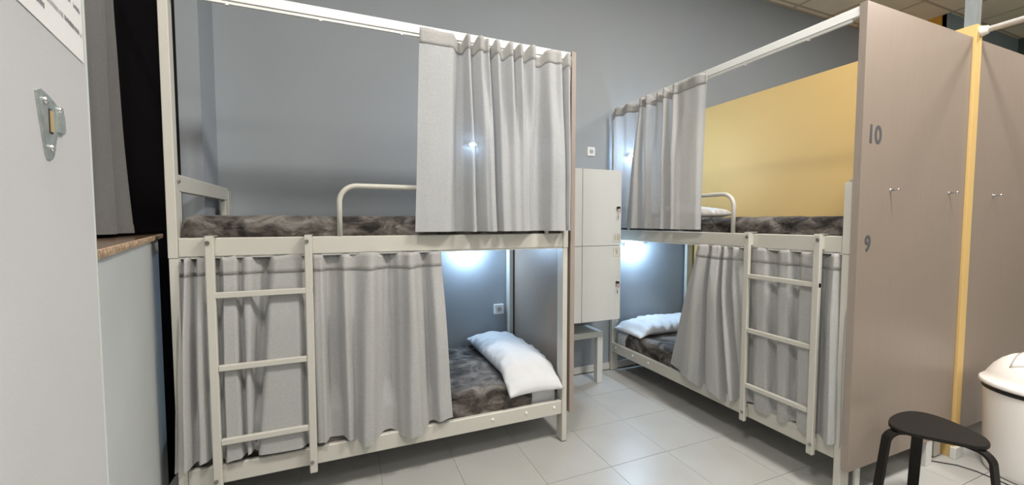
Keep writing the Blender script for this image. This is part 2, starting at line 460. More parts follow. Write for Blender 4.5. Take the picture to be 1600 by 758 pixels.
# curtain rod from partition end towards the viewer
rod = thing('curtain_rod', 'white tubular rail running forward from the top end of the yellow partition', 'rail', (3.395, 1.180, 2.508))
bm = bmesh.new(); cyl(bm, (0, -0.012, 0), (0, -3.44, 0), 0.016, 16); obj('tube', bm, M_ROD, rod, True)
bm = bmesh.new(); tube(bm, [(0, 0, 0), (0, -.01, 0), (0, -.03, 0), (0, -.034, 0)], .03, 20, radii=[.030, .028, .022, .016])
obj('wall_flange', bm, M_ROD, rod, True)
bm = bmesh.new(); tube(bm, [(0, -3.465, 0), (0, -3.455, 0), (0, -3.43, 0)], .03, 20, radii=[.030, .028, .018])
obj('wall_flange', bm, M_ROD, rod, True)

# ================================================================== WOODEN END PANELS
def hook(parent, x, y, z):
    """little chrome peg, pointing out of the panel (-Y)"""
    bm = bmesh.new()
    tube(bm, [(x, y, z), (x, y - .003, z)], .008, 14)
    tube(bm, [(x, y - .003, z), (x, y - .030, z + .001), (x, y - .032, z + .001), (x, y - .038, z + .001)], .005, 12, radii=[.005, .005, .0062, .006])
    return obj('coat_hook', bm, M_CHROME, parent, True)

pn = thing('end_panel', 'tall beige wood panel marked 10 and 9 at the foot of the right bunk', 'panel', (2.33, 1.2085, 0.15), 0, 'wood panels at the bunk ends')
obj('board', B(0, 1.020, -0.0155, 0.0155, 0, 2.325, 0.001), M_WOOD, pn)
obj('edge_band', B(-0.0015, -0.0001, -0.0155, 0.0155, 0, 2.325), M_WOODEDGE, pn)
def lmtx(p): return Matrix.Translation(-Vector(p.location))
text_obj('number_ten', '10', 0.122, M_NUM, pn, lmtx(pn) @ FACE_NEGY(2.430, 1.1925, 1.846), 1.0, bold=.0035)['label'] = 'dark grey vinyl number 10'
text_obj('number_nine', '9', 0.112, M_NUM, pn, lmtx(pn) @ FACE_NEGY(2.412, 1.1925, 1.306), 0.92, bold=.0035)['label'] = 'dark grey vinyl number 9'
hook(pn, 2.590 - 2.33, -.0155, 1.581 - .15); hook(pn, 3.175 - 2.33, -.0155, 1.583 - .15)
obj('foot', B(0.76, 0.82, -0.013, 0.013, -0.15, 0, 0.002), M_SKIRT, pn)
obj('foot', B(0.10, 0.14, -0.0, 0.013, -0.15, 0, 0.002), M_SKIRT, pn)

pn2 = thing('end_panel', 'beige wood panel right of the yellow partition end, behind the bin', 'panel', (3.420, 1.2085, 0.15), 0, 'wood panels at the bunk ends')
obj('board', B(0, 1.04, -0.0155, 0.0155, 0, 2.325, 0.001), M_WOOD, pn2)
hook(pn2, 3.70 - 3.42, -.0155, 1.581 - .15); hook(pn2, 4.3 - 3.42, -.0155, 1.583 - .15)
obj('foot', B(0.72, 0.78, -0.013, 0.013, -0.15, 0, 0.002), M_SKIRT, pn2)

pn3 = thing('end_panel', 'narrow-edged beige wood panel closing the right end of the left bunk', 'panel', (1.333, 2.222, 0.19), 0, 'wood panels at the bunk ends')
obj('board', B(-0.015, 0.015, 0.002, YW - 2.222 - .001, 0, 2.275, 0.001), M_WOOD, pn3)
obj('edge_band', B(-0.015, 0.015, 0, 0.0019, 0, 2.275), M_WOODEDGE, pn3)
obj('foot', B(-0.013, 0.013, 0.60, 0.66, -0.19, 0, 0.002), M_SKIRT, pn3)

# ================================================================== BUNK BEDS
# local frame of a bed: x along its length (0 = tall-post end, LEN = short-post end), y depth (0 = aisle side, W = wall side)
def make_bed(label, group, LEN, W, mirror, loc, rz, ladder_x, guard, bolts_low, tall_end):
    t = thing('bunk_bed', label, 'bunk bed', loc, rz, group)
    s = -1 if mirror else 1            # mirror flips depth so both beds face the aisle
    def Bx(x0, x1, y0, y1, z0, z1, bev=0.002):
        ya, yb = sorted((s * y0, s * y1)); return B(x0, x1, ya, yb, z0, z1, bev)
    def P(x, y, z): return (x, s * y, z)
    pw, pd = 0.034, 0.072
    for xx, tall in ((0, tall_end == 0), (LEN - pw, tall_end == 1)):
        top = 2.418 if tall else 1.615
        o = obj('post', Bx(xx, xx + pw, 0, pd, 0.004, 1.255), M_BED, t)
        obj('foot_cap', Bx(xx + .001, xx + pw - .001, .001, pd - .001, 0, 0.006, 0), M_SEAM, o)
        obj('upper_post', Bx(xx - .002 if xx == 0 else xx, xx + pw + (0 if xx == 0 else .002), -.002, pd * (.62 if tall else 1), 1.256, top), M_BED, t)
        o = obj('post', Bx(xx, xx + pw, W - pd, W, 0.004, 1.62), M_BED, t)
        obj('foot_cap', Bx(xx + .001, xx + pw - .001, W - pd + .001, W - .001, 0, 0.006, 0), M_SEAM, o)
        # headboard of the upper bed
        hx = xx + .002; he = hx + .030
        obj('headboard_rail', Bx(hx, he, pd * .4, W - .072, 1.556, 1.633, .003), M_BED, t)
        obj('headboard_stile', Bx(hx, he, pd * .62 + .001 if tall else pd + .001, 0.082, 1.256, 1.5555), M_BED, t)
        obj('headboard_stile', Bx(hx, he, W - .128, W - .0725, 1.256, 1.5555), M_BED, t)
        obj('end_rail', Bx(hx, he, pd + .001, W - pd - .001, 0.185, 0.272), M_BED, t)
        obj('end_rail', Bx(hx, he, .083, W - .129, 1.256, 1.34), M_BED, t)
    x0, x1 = pw + .0005, LEN - pw - .0005
    obj('lower_rail', Bx(x0, x1, 0.004, 0.032, 0.184, 0.273, .004), M_BED, t)
    obj('upper_rail', Bx(x0, x1, 0.001, 0.030, 1.259, 1.346, .004), M_BED, t)
    obj('lower_rail', Bx(x0, x1, W - .034, W - .004, 0.184, 0.273, .004), M_BED, t)
    obj('upper_rail', Bx(x0, x1, W - .034, W - .004, 1.259, 1.346, .004), M_BED, t)
    obj('bed_base', Bx(x0 + .03, x1 - .03, .033, W - .035, 0.205, 0.222), M_LOCK, t)
    obj('bed_base', Bx(x0 + .03, x1 - .03, .031, W - .035, 1.275, 1.292), M_LOCK, t)
    # canopy rail and curtain track
    cr = obj('canopy_rail', Bx(0, LEN + .012, 0.0, 0.030, 2.4185, 2.464), M_CANOPY, t)
    obj('curtain_track', Bx(pw + .002, LEN, 0.006, 0.018, 2.404, 2.418, .001), M_BEDCAP, t)
    ut = obj('curtain_track', Bx(pw + .002, LEN - pw - .002, 0.008, 0.016, 1.251, 1.259, .001), M_BEDCAP, t)
    for k in range(5):
        xx = LEN * (.12 + .19 * k)
        obj('track_clip', Bx(xx, xx + .012, 0.004, 0.02, 2.398, 2.412, .001), M_BEDCAP, cr)
    # ladder hooked over the upper rail
    lx0, lx1 = ladder_x
    lad = obj('ladder', Bx(lx0, lx1, -.043, -.022, 1.072, 1.098, .002), M_BED, t)   # top rung is the ladder body
    for xx in (lx0, lx1 - .034):
        sgn = xx - (.0 if xx == lx0 else 0)
        so = obj('stile', Bx(sgn, sgn + .034, -.044, -.020, 0.168, 1.352, .003), M_BED, lad)
        for za, zb in ((.19, .255), (1.275, 1.350)):
            obj('spacer', Bx(sgn + .004, sgn + .030, -.0199, .0005, za, zb, .001), M_BED, lad)
        obj('hook_plate', Bx(sgn, sgn + .034, -.042, .032, 1.3522, 1.3552, 0), M_BED, lad)
        for zz in (1.325, 0.225):
            bm = bmesh.new(); cyl(bm, P(sgn + .012, -.050, zz), P(sgn + .012, -.043, zz), .009, 12)
            obj('bolt', bm, M_BOLT, lad)
    for zz in (0.735, 0.388):
        obj('rung', Bx(lx0 + .035, lx1 - .035, -.043, -.022, zz, zz + .026, .002), M_BED, lad)
    # guard rail of bent tube
    gx0, gx1 = guard; gy = .015; rad = .085; z0, z1 = 1.346, 1.603
    pts = [(gx0, gy, z0)]
    a0, sg = gx0, (1 if gx1 > gx0 else -1)
    pts += [(gx0, gy, z1 - rad)]
    for k in range(1, 9):
        a = k / 8 * pi / 2; pts.append((gx0 + sg * rad * (1 - cos(a)), gy, z1 - rad + rad * sin(a)))
    pts.append((gx1 - sg * rad, gy, z1))
    for k in range(1, 9):
        a = k / 8 * pi / 2; pts.append((gx1 - sg * rad + sg * rad * sin(a), gy, z1 - rad + rad * cos(a)))
    pts.append((gx1, gy, z0))
    bm = bmesh.new(); tube(bm, [P(*p) for p in pts], .0135, 14)
    obj('guard_rail', bm, M_BED, t, True)
    for xx in bolts_low:
        bm = bmesh.new(); tube(bm, [P(xx, .004, .236), P(xx, .0005, .236), P(xx, -.002, .236)], .008, 12, radii=[.009, .009, .006])
        obj('bolt_cap', bm, M_BEDCAP, t)
    for zz in (1.60,):
        xx = 0.036 if tall_end == 0 else LEN - 0.036
        bm = bmesh.new(); dx = .006 if tall_end == 0 else -.006
        cyl(bm, P(xx, .035, zz), P(xx + dx, .035, zz), .008, 12); obj('bolt', bm, M_BOLT, t)
    return t

LX0, LX1, LY = -0.720, 1.305, 2.234
bedL = make_bed('long white metal bunk bed on the left, its right end open on a white pillow', 'metal bunk beds', LX1 - LX0, YW - LY - .006, False,
                (LX0, LY, 0), 0, (-0.577 - LX0, -0.146 - LX0), (-0.02 - LX0, 1.16 - LX0), (1.02 - LX0, 1.215 - LX0, 0.8 - LX0), 0)
# right bed: length runs along world Y, from the foot (Y=1.226) to the back wall (Y=3.195); aisle side faces -X
RY0, RY1, RX = 1.226, 3.194, 2.332
bedR = make_bed('white metal bunk bed on the right against the yellow partition, numbered panel at its foot', 'metal bunk beds', RY1 - RY0, 3.326 - RX, True,
                (RX, RY0, 0), pi / 2, (1.338 - RY0, 1.775 - RY0), (1.90 - RY0, 2.95 - RY0), (3.10 - RY0, 2.86 - RY0, 2.66 - RY0), 1)

# ================================================================== MATTRESSES, BLANKETS, PILLOWS
def superbox(bm, x0, x1, y0, y1, z0, z1, r, seg=3):
    return box(bm, x0, x1, y0, y1, z0, z1, r, None, seg)

def blanket(bm, L0, L1, W0, W1, ztop, zbot, r, nx=110, amp=.006, seed=0, axis='X'):
    """cloth wrapped over a mattress: cross-section down the front, across and down the back"""
    prof = []
    for k in range(9): prof.append((W0, zbot + (ztop - r - zbot) * k / 8))
    for k in range(1, 7):
        a = k / 6 * pi / 2; prof.append((W0 + r * (1 - cos(a)), ztop - r + r * sin(a)))
    for k in range(1, 28): prof.append((W0 + r + (W1 - W0 - 2 * r) * k / 28, ztop))
    for k in range(0, 7):
        a = k / 6 * pi / 2; prof.append((W1 - r + r * sin(a), ztop - r + r * cos(a)))
    prof.append((W1, zbot))
    n = len(prof); rows = []
    def V(l, w, z):
        return Vector((l, w, z)) if axis == 'X' else Vector((w, l, z))
    for i in range(nx + 1):
        u = i / nx; l = L0 + (L1 - L0) * u
        e = min(u, 1 - u) * (L1 - L0); endr = 0.05
        drop = (endr - sqrt(max(0, endr ** 2 - (endr - e) ** 2))) if e < endr else 0
        row = []
        for k, (w, z) in enumerate(prof):
            p = V(l, w, z)
            nz = noise.noise(p * 7 + Vector((seed, 0, 0))) + .6 * noise.noise(p * 17 + Vector((seed, 3, 0)))
            hang = max(0, 1 - (z - zbot) / (ztop - zbot + 1e-6)) if w < (W0 + W1) / 2 else 0
            ww = w - (nz + .7) * amp * (1.2 if k < 15 else 0.0)
            zz = z - drop * .8 + ((nz + .5) * amp if 9 < k < n - 6 else 0)
            if w < W0 + .002: ww -= hang * .003 * sin(l * 60 + seed)
            row.append(bm.verts.new(V(l, ww, zz)))
        rows.append(row)
    for a, b in zip(rows, rows[1:]):
        for k in range(n - 1): bm.faces.new((a[k], a[k + 1], b[k + 1], b[k]))
    for row, lnew in ((rows[0], L0), (rows[-1], L1)):
        c = bm.verts.new(V(lnew, (W0 + W1) / 2, zbot))
        for k in range(n - 1): bm.faces.new((row[k], row[k + 1], c))
    return bm

def mattress(label, cat_loc, x0, x1, y0, y1, z0, z1, bx0, bx1, by0, by1, seed, axis):
    t = thing('mattress', label, 'mattress', cat_loc, 0, 'velvet covered mattresses on the bunks')
    v = -Vector(cat_loc)
    bm = bmesh.new(); superbox(bm, x0, x1, y0 + .016, y1 - .01, z0, z1 - .022, .035); bmesh.ops.translate(bm, verts=bm.verts, vec=v)
    o = obj('mattress_body', bm, M_SHEET, t, True); o['label'] = 'white sheeted mattress body'
    bm = bmesh.new()
    if axis == 'X': blanket(bm, bx0, bx1, by0, by1, z1, z0 + .014, .05, seed=seed, axis='X')
    else: blanket(bm, by0, by1, bx0, bx1, z1, z0 + .014, .05, seed=seed, axis='Y')
    bmesh.ops.translate(bm, verts=bm.verts, vec=v)
    o = obj('blanket', bm, M_VELVET, t, True); o['label'] = 'crushed brown grey velvet cover'
    return t

mattress('mattress with crumpled brown velvet cover on top of the left bunk', (.3, 2.7, 1.293), -.675, 1.262, 2.272, 3.165, 1.293, 1.446, -.682, 1.267, 2.268, 3.168, 1, 'X')
mattress('mattress with dark velvet cover in the lower left bunk, under the long white pillow', (.3, 2.7, .223), -.675, 1.262, 2.272, 3.165, .223, .415, -.680, 1.07, 2.268, 3.168, 2, 'X')
mattress('mattress with brown velvet cover on top of the right bunk, before the yellow partition', (2.8, 2.2, 1.293), 2.370, 3.280, 1.268, 3.150, 1.293, 1.446, 2.366, 3.284, 1.262, 3.152, 3, 'Y')
mattress('mattress with dark velvet cover in the lower right bunk', (2.8, 2.2, .223), 2.370, 3.280, 1.268, 3.150, .223, .405, 2.366, 3.284, 1.262, 3.00, 4, 'Y')

def pillow(name, label, L, Wd, H, loc, rz, sag=None, seed=0, amp=.012, tilt=(0, 0)):
    """a stuffed pillow case: long axis x, thickness z, with pinched corners, seam and creases"""
    bm = bmesh.new(); nx, ny = 72, 34
    top = {}; bot = {}
    for i in range(nx + 1):
        for j in range(ny + 1):
            u = -1 + 2 * i / nx; v = -1 + 2 * j / ny
            inset = 1 - .05 * (1 - u * u) * 1.0
            X = u * L / 2 * (1 - .035 * (1 - v * v)); Y = v * Wd / 2 * (1 - .06 * (1 - u * u))
            f = (max(0, 1 - abs(u) ** 3.2)) ** .55 * (max(0, 1 - abs(v) ** 2.6)) ** .5
            q = Vector((X * 6 + seed, Y * 6, seed))
            wr = noise.noise(q) * amp + noise.noise(q * 2.7) * amp * .5
            ed = 1 - f
            cr = amp * 1.1 * ed * sin(X * 70 + 3 * noise.noise(q)) * (1 - abs(u) ** 8)
            ztop = H * .55 * f + (wr + cr) * min(1, f * 3); zb = -H * .45 * f
            zo = 0
            if sag: zo = sag(X, Y)
            top[i, j] = bm.verts.new((X, Y, ztop + zo + H * .45))
            if i in (0, nx) or j in (0, ny): bot[i, j] = top[i, j]
            else: bot[i, j] = bm.verts.new((X, Y, zb + zo + H * .45))
    for i in range(nx):
        for j in range(ny):
            bm.faces.new((top[i, j], top[i + 1, j], top[i + 1, j + 1], top[i, j + 1]))
            try: bm.faces.new((bot[i, j], bot[i, j + 1], bot[i + 1, j + 1], bot[i + 1, j]))
            except ValueError: pass
    o = obj(name, bm, M_SHEET, None, True)
    o.location = loc; o.rotation_euler = (tilt[0], tilt[1], rz)
    return o
# lower left: lies across the head end, its front end hanging over the mattress edge
def sagL(X, Y):
    e = -X - .30           # front end (towards aisle) droops
    return -max(0, e) * .62
p = pillow('pillow', '', .95, .37, .150, (1.082, 2.675, .402), pi / 2, sag=sagL, seed=3, amp=.020, tilt=(0, 0))
tag(p, 'long white pillow lying across the lower left bunk, beside the wall socket', 'pillow', 'white pillows on the bunks')
p = pillow('pillow', '', .84, .38, .135, (2.755, 2.955, .392), 0, sag=lambda X, Y: -max(0, -X - .3) * .35, seed=8, amp=.018)
tag(p, 'creased white pillow lying in the lower right bunk, under the glaring lamp', 'pillow', 'white pillows on the bunks')
p = pillow('pillow', '', .74, .44, .12, (2.80, 2.74, 1.435), radians(6), seed=12, amp=.014)
tag(p, 'white pillow on the upper right bunk, mostly behind the hanging curtain', 'pillow', 'white pillows on the bunks')

# ================================================================== CURTAINS
def smooth(a, b, t):
    t = t * t * (3 - 2 * t); return a + (b - a) * t

def curtain(label, cols, axis, plane, ztop, zbot, hem=.035, head=.075, out=-1, seed=0, lean=0.0, dmax=9, dmin=-9, deep=0.0, ladder=None, sink=1.0, mat_body=None, mat_head=None, group=None, sub=5, rows=46, flutter=.006, zb_list=None, ripple=.006, hooks=True):
    """cols: (position at the top, position at the hem, offset towards the aisle)"""
    base = ((cols[0][0] + cols[-1][0]) / 2, plane, zbot) if axis == 'X' else (plane, (cols[0][0] + cols[-1][0]) / 2, zbot)
    t = thing('curtain', label, 'curtain', base, 0, group)
    cols = [q if len(q) == 4 else (*q, q[2]) for q in cols]
    C_ = []
    for k in range(len(cols) - 1):
        for q in range(sub):
            f = q / sub; a, b = cols[k], cols[k + 1]
            C_.append((a[0] + (b[0] - a[0]) * f, a[1] + (b[1] - a[1]) * f, smooth(a[2], b[2], f), smooth(a[3], b[3], f), k + f))
    C_.append((*cols[-1], len(cols) - 1))
    def zhem(kf):
        if not zb_list: return zbot
        x = kf / (len(cols) - 1) * (len(zb_list) - 1); i = min(int(x), len(zb_list) - 2); return smooth(zb_list[i], zb_list[i + 1], x - i)
    def pt(c, v, push=0.0):
        """v = 0 at the top, 1 at the hem"""
        z1 = zhem(c[4]); z = ztop + (z1 - ztop) * v
        w = smooth(0, 1, min(1, v * 1.15))
        s = c[0] + (c[1] - c[0]) * (v ** 1.05)
        a = (.62 + .5 * min(1, v * 2.2)) if v > .08 else .62 + .4 * v
        mixv = smooth(0, 1, min(1, max(0, (v - .05) / .6)))
        d = (c[2] + (c[3] - c[2]) * mixv) * a
        q = Vector((s * 5 + seed, v * 2.2, seed * 1.7))
        d += noise.noise(q) * flutter * 1.6 * min(1, v * 4) + noise.noise(Vector((q.x * 2.2, q.y * 1.3, 5))) * flutter * .4 * min(1, v * 3)
        s += noise.noise(q + Vector((9, 0, 0))) * .006 * v
        d += ripple * sin(c[4] * 2.6 + seed) * max(0, 1 - v * 9)
        z += (max(-.026, min(.005, c[2] * .62)) * sink) * max(0, 1 - v * 7)      # gathers sink between the pleats
        z += (.004 * sin(c[4] * 1.9 + seed)) * max(0, 1 - v * 12)          # uneven top edge
        hi = dmax
        if ladder:          # free to billow where the ladder does not press it back
            gap = max(ladder[0] - s, s - ladder[1], 0); hi = dmax + min(.036, gap * .5)
        lo = dmin - deep * (1 if v < .72 else max(0, (.86 - v) / .14))
        d = max(lo, min(d, hi)) + lean * min(1, v * 3) - push
        if axis == 'X': return Vector((s, plane + out * d, z)) - Vector(base)
        return Vector((plane + out * d, s, z)) - Vector(base)
    hf = head / (ztop - zbot)
    def sheet(v0, v1, n, push):
        bm = bmesh.new(); R = []
        for r in range(n + 1):
            v = v0 + (v1 - v0) * r / n
            R.append([bm.verts.new(pt(c, v, push)) for c in C_])
        for a, b in zip(R, R[1:]):
            for k in range(len(C_) - 1): bm.faces.new((a[k], a[k + 1], b[k + 1], b[k]))
        return bm
    o = obj('cloth', sheet(hf * .9, 1, rows, 0), mat_body or M_CURT, t, True)
    o = obj('heading_tape', sheet(0, hf, 4, -.0008), mat_head or M_CURT_D, t, True); o['label'] = 'darker doubled heading'
    md = o.modifiers.new('thickness', 'SOLIDIFY'); md.thickness = .0014
    hv = 1 - hem / (ztop - zbot)
    o = obj('hem', sheet(hv, 1, 2, -.0016), mat_body or M_CURT, t, True)
    if hooks:
        for k, c in enumerate(cols):
            if c[2] < -.012:
                p = pt((*c, k), hf * .35)
                tin = Vector((0, 1, 0)) if axis == 'X' else Vector((1, 0, 0))
                bm = bmesh.new()
                q0 = p; pts = [q0 + Vector((0, 0, -.018)), q0 + Vector((0, 0, .004)), q0 + Vector((0, 0, .016)) - tin * .003, q0 + Vector((0, 0, .012)) - tin * .010]
                tube(bm, pts, .0012, 6); obj('hook', bm, M_PLASTIC, t)
    return t

C1 = [(0.383, 0.348, 0), (0.467, 0.429, 0.004), (0.558, 0.528, 0.006), (0.593, 0.571, -0.03), (0.615, 0.608, -0.04), (0.64, 0.656, 0.035), (0.676, 0.705, -0.035), (0.713, 0.739, 0.03), (0.736, 0.766, 0.005), (0.754, 0.79, 0.03), (0.781, 0.825, -0.045), (0.811, 0.845, 0.03), (0.854, 0.889, -0.03), (0.897, 0.921, 0.03), (0.925, 0.95, -0.02), (0.953, 0.975, 0.03), (0.989, 1.008, -0.02), (1.03, 1.042, 0.03), (1.08, 1.101, -0.045), (1.139, 1.149, 0.025), (1.178, 1.189, 0.01), (1.209, 1.233, 0.03), (1.239, 1.251, -0.03), (1.27, 1.279, 0.02), (1.297, 1.292, -0.01)]
C2 = [(-0.686, -0.729, 0), (-0.672, -0.706, -0.015), (-0.656, -0.678, 0.03), (-0.635, -0.652, -0.03), (-0.607, -0.62, 0.03), (-0.586, -0.586, -0.02), (-0.55, -0.559, -0.035), (-0.524, -0.532, 0.0), (-0.509, -0.52, 0.035), (-0.485, -0.482, 0.03), (-0.46, -0.451, -0.02), (-0.425, -0.433, 0.02), (-0.384, -0.417, -0.03), (-0.353, -0.409, -0.045), (-0.321, -0.396, 0.0), (-0.287, -0.343, 0.035), (-0.233, -0.247, 0.025), (-0.18, -0.176, -0.02), (-0.118, -0.115, 0.025), (-0.084, -0.074, -0.035), (-0.043, -0.038, -0.03), (-0.004, 0.005, 0.015), (0.032, 0.042, -0.01), (0.127, 0.092, 0.04), (0.177, 0.15, -0.01), (0.209, 0.202, -0.035), (0.235, 0.235, -0.025), (0.274, 0.275, 0), (0.324, 0.34, 0.04), (0.375, 0.406, -0.005), (0.403, 0.435, -0.03), (0.444, 0.478, 0.01), (0.497, 0.551, 0.0)]
C3 = [(2.175, 2.395, 0), (2.152, 2.316, 0.0), (2.13, 2.217, 0.03), (2.081, 2.111, 0.015), (2.064, 2.072, -0.035), (2.028, 2.023, 0.03), (1.986, 1.93, 0.02), (1.966, 1.881, -0.035), (1.946, 1.847, 0.025), (1.908, 1.805, -0.02), (1.865, 1.765, 0.03), (1.815, 1.725, -0.03), (1.749, 1.691, 0.0), (1.682, 1.633, 0.025), (1.626, 1.581, -0.03), (1.543, 1.524, 0.035), (1.493, 1.48, -0.03), (1.445, 1.431, 0.01), (1.402, 1.397, 0.03), (1.36, 1.36, -0.03), (1.323, 1.319, -0.01), (1.29, 1.266, 0.03), (1.261, 1.242, -0.02), (1.233, 1.225, 0.0)]
C4 = [(3.14, 3.098, -0.01), (3.064, 3.023, 0.02), (2.992, 2.951, -0.01), (2.913, 2.881, 0.015), (2.838, 2.83, -0.02), (2.765, 2.772, -0.03), (2.742, 2.847, 0.015), (2.711, 2.764, 0.035), (2.688, 2.693, -0.02), (2.65, 2.624, 0.03), (2.606, 2.572, -0.03), (2.549, 2.529, 0.0), (2.515, 2.494, -0.03), (2.461, 2.433, 0.03), (2.421, 2.38, -0.035), (2.37, 2.335, 0.025), (2.333, 2.31, 0.0), (2.273, 2.261, 0.012), (2.214, 2.202, 0.008), (2.142, 2.144, 0.01), (2.083, 2.111, 0.0)]
C1_HEM = [0, .006, .01, -.02, -.045, .045, -.012, .035, .045, .036, -.045, .022, .012, .026, .02, .026, .012, -.012, -.045, .03, .036, .034, -.012, .02, -.01]
C4_HEM = [-.01, .015, .0, .012, -.02, -.03, .03, .042, -.02, .028, .020, .0, -.035, .034, -.035, .03, .022, .016, .014, .012, .0]
def scaled(c, k, hem=None): return [(q[0], q[1], q[2] * k, (hem[i] if hem else q[2]) * k) for i, q in enumerate(c)]
curtain('short pleated grey curtain on the upper left bunk, a lamp glowing through it', scaled(C1, 1.45, C1_HEM), 'X', 2.190, 2.426, 1.365, group='grey curtains on the bunks', seed=1, dmin=-.038)
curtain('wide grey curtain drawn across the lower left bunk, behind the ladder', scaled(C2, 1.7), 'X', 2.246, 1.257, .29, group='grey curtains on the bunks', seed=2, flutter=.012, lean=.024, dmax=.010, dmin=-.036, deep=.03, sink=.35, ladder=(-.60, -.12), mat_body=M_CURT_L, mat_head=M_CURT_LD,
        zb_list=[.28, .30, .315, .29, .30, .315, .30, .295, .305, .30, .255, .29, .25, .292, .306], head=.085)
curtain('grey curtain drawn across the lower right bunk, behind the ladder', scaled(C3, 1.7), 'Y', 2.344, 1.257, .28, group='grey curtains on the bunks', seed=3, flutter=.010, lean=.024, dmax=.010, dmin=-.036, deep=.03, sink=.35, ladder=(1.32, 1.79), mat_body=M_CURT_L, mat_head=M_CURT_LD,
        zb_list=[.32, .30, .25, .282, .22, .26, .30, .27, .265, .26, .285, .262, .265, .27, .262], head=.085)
curtain('short pleated grey curtain on the upper right bunk, left part lit from behind', scaled(C4, 1.45, C4_HEM), 'Y', 2.288, 2.430, 1.364, group='grey curtains on the bunks', seed=4, dmin=-.038)
CW = [(0.85, 0.80, 0), (0.98, 0.95, .02), (1.12, 1.10, -.01), (1.26, 1.25, .02), (1.42, 1.40, -.01), (1.56, 1.55, .02), (1.68, 1.68, -.015), (1.84, 1.80, .018), (1.94, 1.90, -.01), (2.04, 2.01, .014), (2.09, 2.11, -.012), (2.12, 2.20, 0)]
curtain('dim grey curtain hanging over the dark window above the granite sill', CW, 'Y', -0.825, 2.86, 1.372, out=1, seed=6, mat_body=M_CURT_W, mat_head=M_CURT_W, flutter=.010)
rodw = thing('curtain_pole', 'thin dark pole above the dark window, carrying the dim grey curtain', 'pole', (-.825, .55, 2.86))
bm = bmesh.new(); cyl(bm, (0, 0, 0), (0, 1.6, 0), .008, 10); obj('tube', bm, M_FRAME, rodw, True)
bm = bmesh.new()
for yy in (.08, 1.5): box(bm, -.05, .0, yy, yy + .012, -.006, .006)
obj('bracket', bm, M_FRAME, rodw)

# ================================================================== READING LAMPS
def led_lamp(label, x, z, w, watts, down):
    t = thing('reading_lamp', label, 'lamp', (x, YW, z), 0, 'reading lamps on the back wall')
    obj('back_plate', B(-w / 2, w / 2, -.012, -.0005, -.018, .018, .002), M_CASE, t)
    o = obj('light_bar', B(-w / 2 + .006, w / 2 - .006, -.034, -.0125, -.012, .012, .004), M_LED, t)
    ld = bpy.data.lights.new('lamp_light', 'POINT'); ld.shadow_soft_size = .02; ld.energy = watts; ld.color = LED_COL
    lo = bpy.data.objects.new('lamp_light', ld); COL.objects.link(lo); lo.parent = t
    lo.location = (0, -.062, -.012)
    for s in (-1, 1):
        bm = bmesh.new(); cyl(bm, (s * (w / 2 + .001), -.022, 0), (s * (w / 2 + .010), -.022, 0), .009, 10); obj('end_cap', bm, M_CASE, t)
    return t
led_lamp('slim wall lamp under the upper bed in the lower left bunk, lighting the wall', .92, 1.215, .14, LED, 10)
led_lamp('glaring wall lamp in the lower right bunk', 2.60, 1.205, .20, LED * 1.45, 0)
led_lamp('wall lamp shining through the upper left curtain', .975, 2.045, .05, LED_UP * .6, 20)
led_lamp('wall lamp shining through the upper right curtain', 2.56, 2.05, .07, LED_UP * 1.8, 20)

# ================================================================== SOCKETS
def socket(label, x, z, s, depth):
    t = thing('wall_socket', label, 'socket', (x, YW, z), 0, 'sockets on the back wall')
    obj('face_plate', B(-s / 2, s / 2, -depth, -.0005, -s / 2, s / 2, .004, 2), M_PLASTIC, t)
    bm = bmesh.new(); tube(bm, [(0, -depth, 0), (0, -depth - .0015, 0)], .021, 24); obj('socket_well', bm, M_SOCKIN, t)
    bm = bmesh.new()
    for dx in (-.0095, .0095): tube(bm, [(dx, -depth - .0015, 0), (dx, -depth - .0021, 0)], .0035, 10)
    obj('pin_hole', bm, M_HOLE, t)
    return t
socket('white surface socket box on the grey wall above the lower left pillow', 1.197, .681, .082, .035)
socket('cream wall socket high on the grey wall above the lockers', 2.110, 2.062, .082, .010)

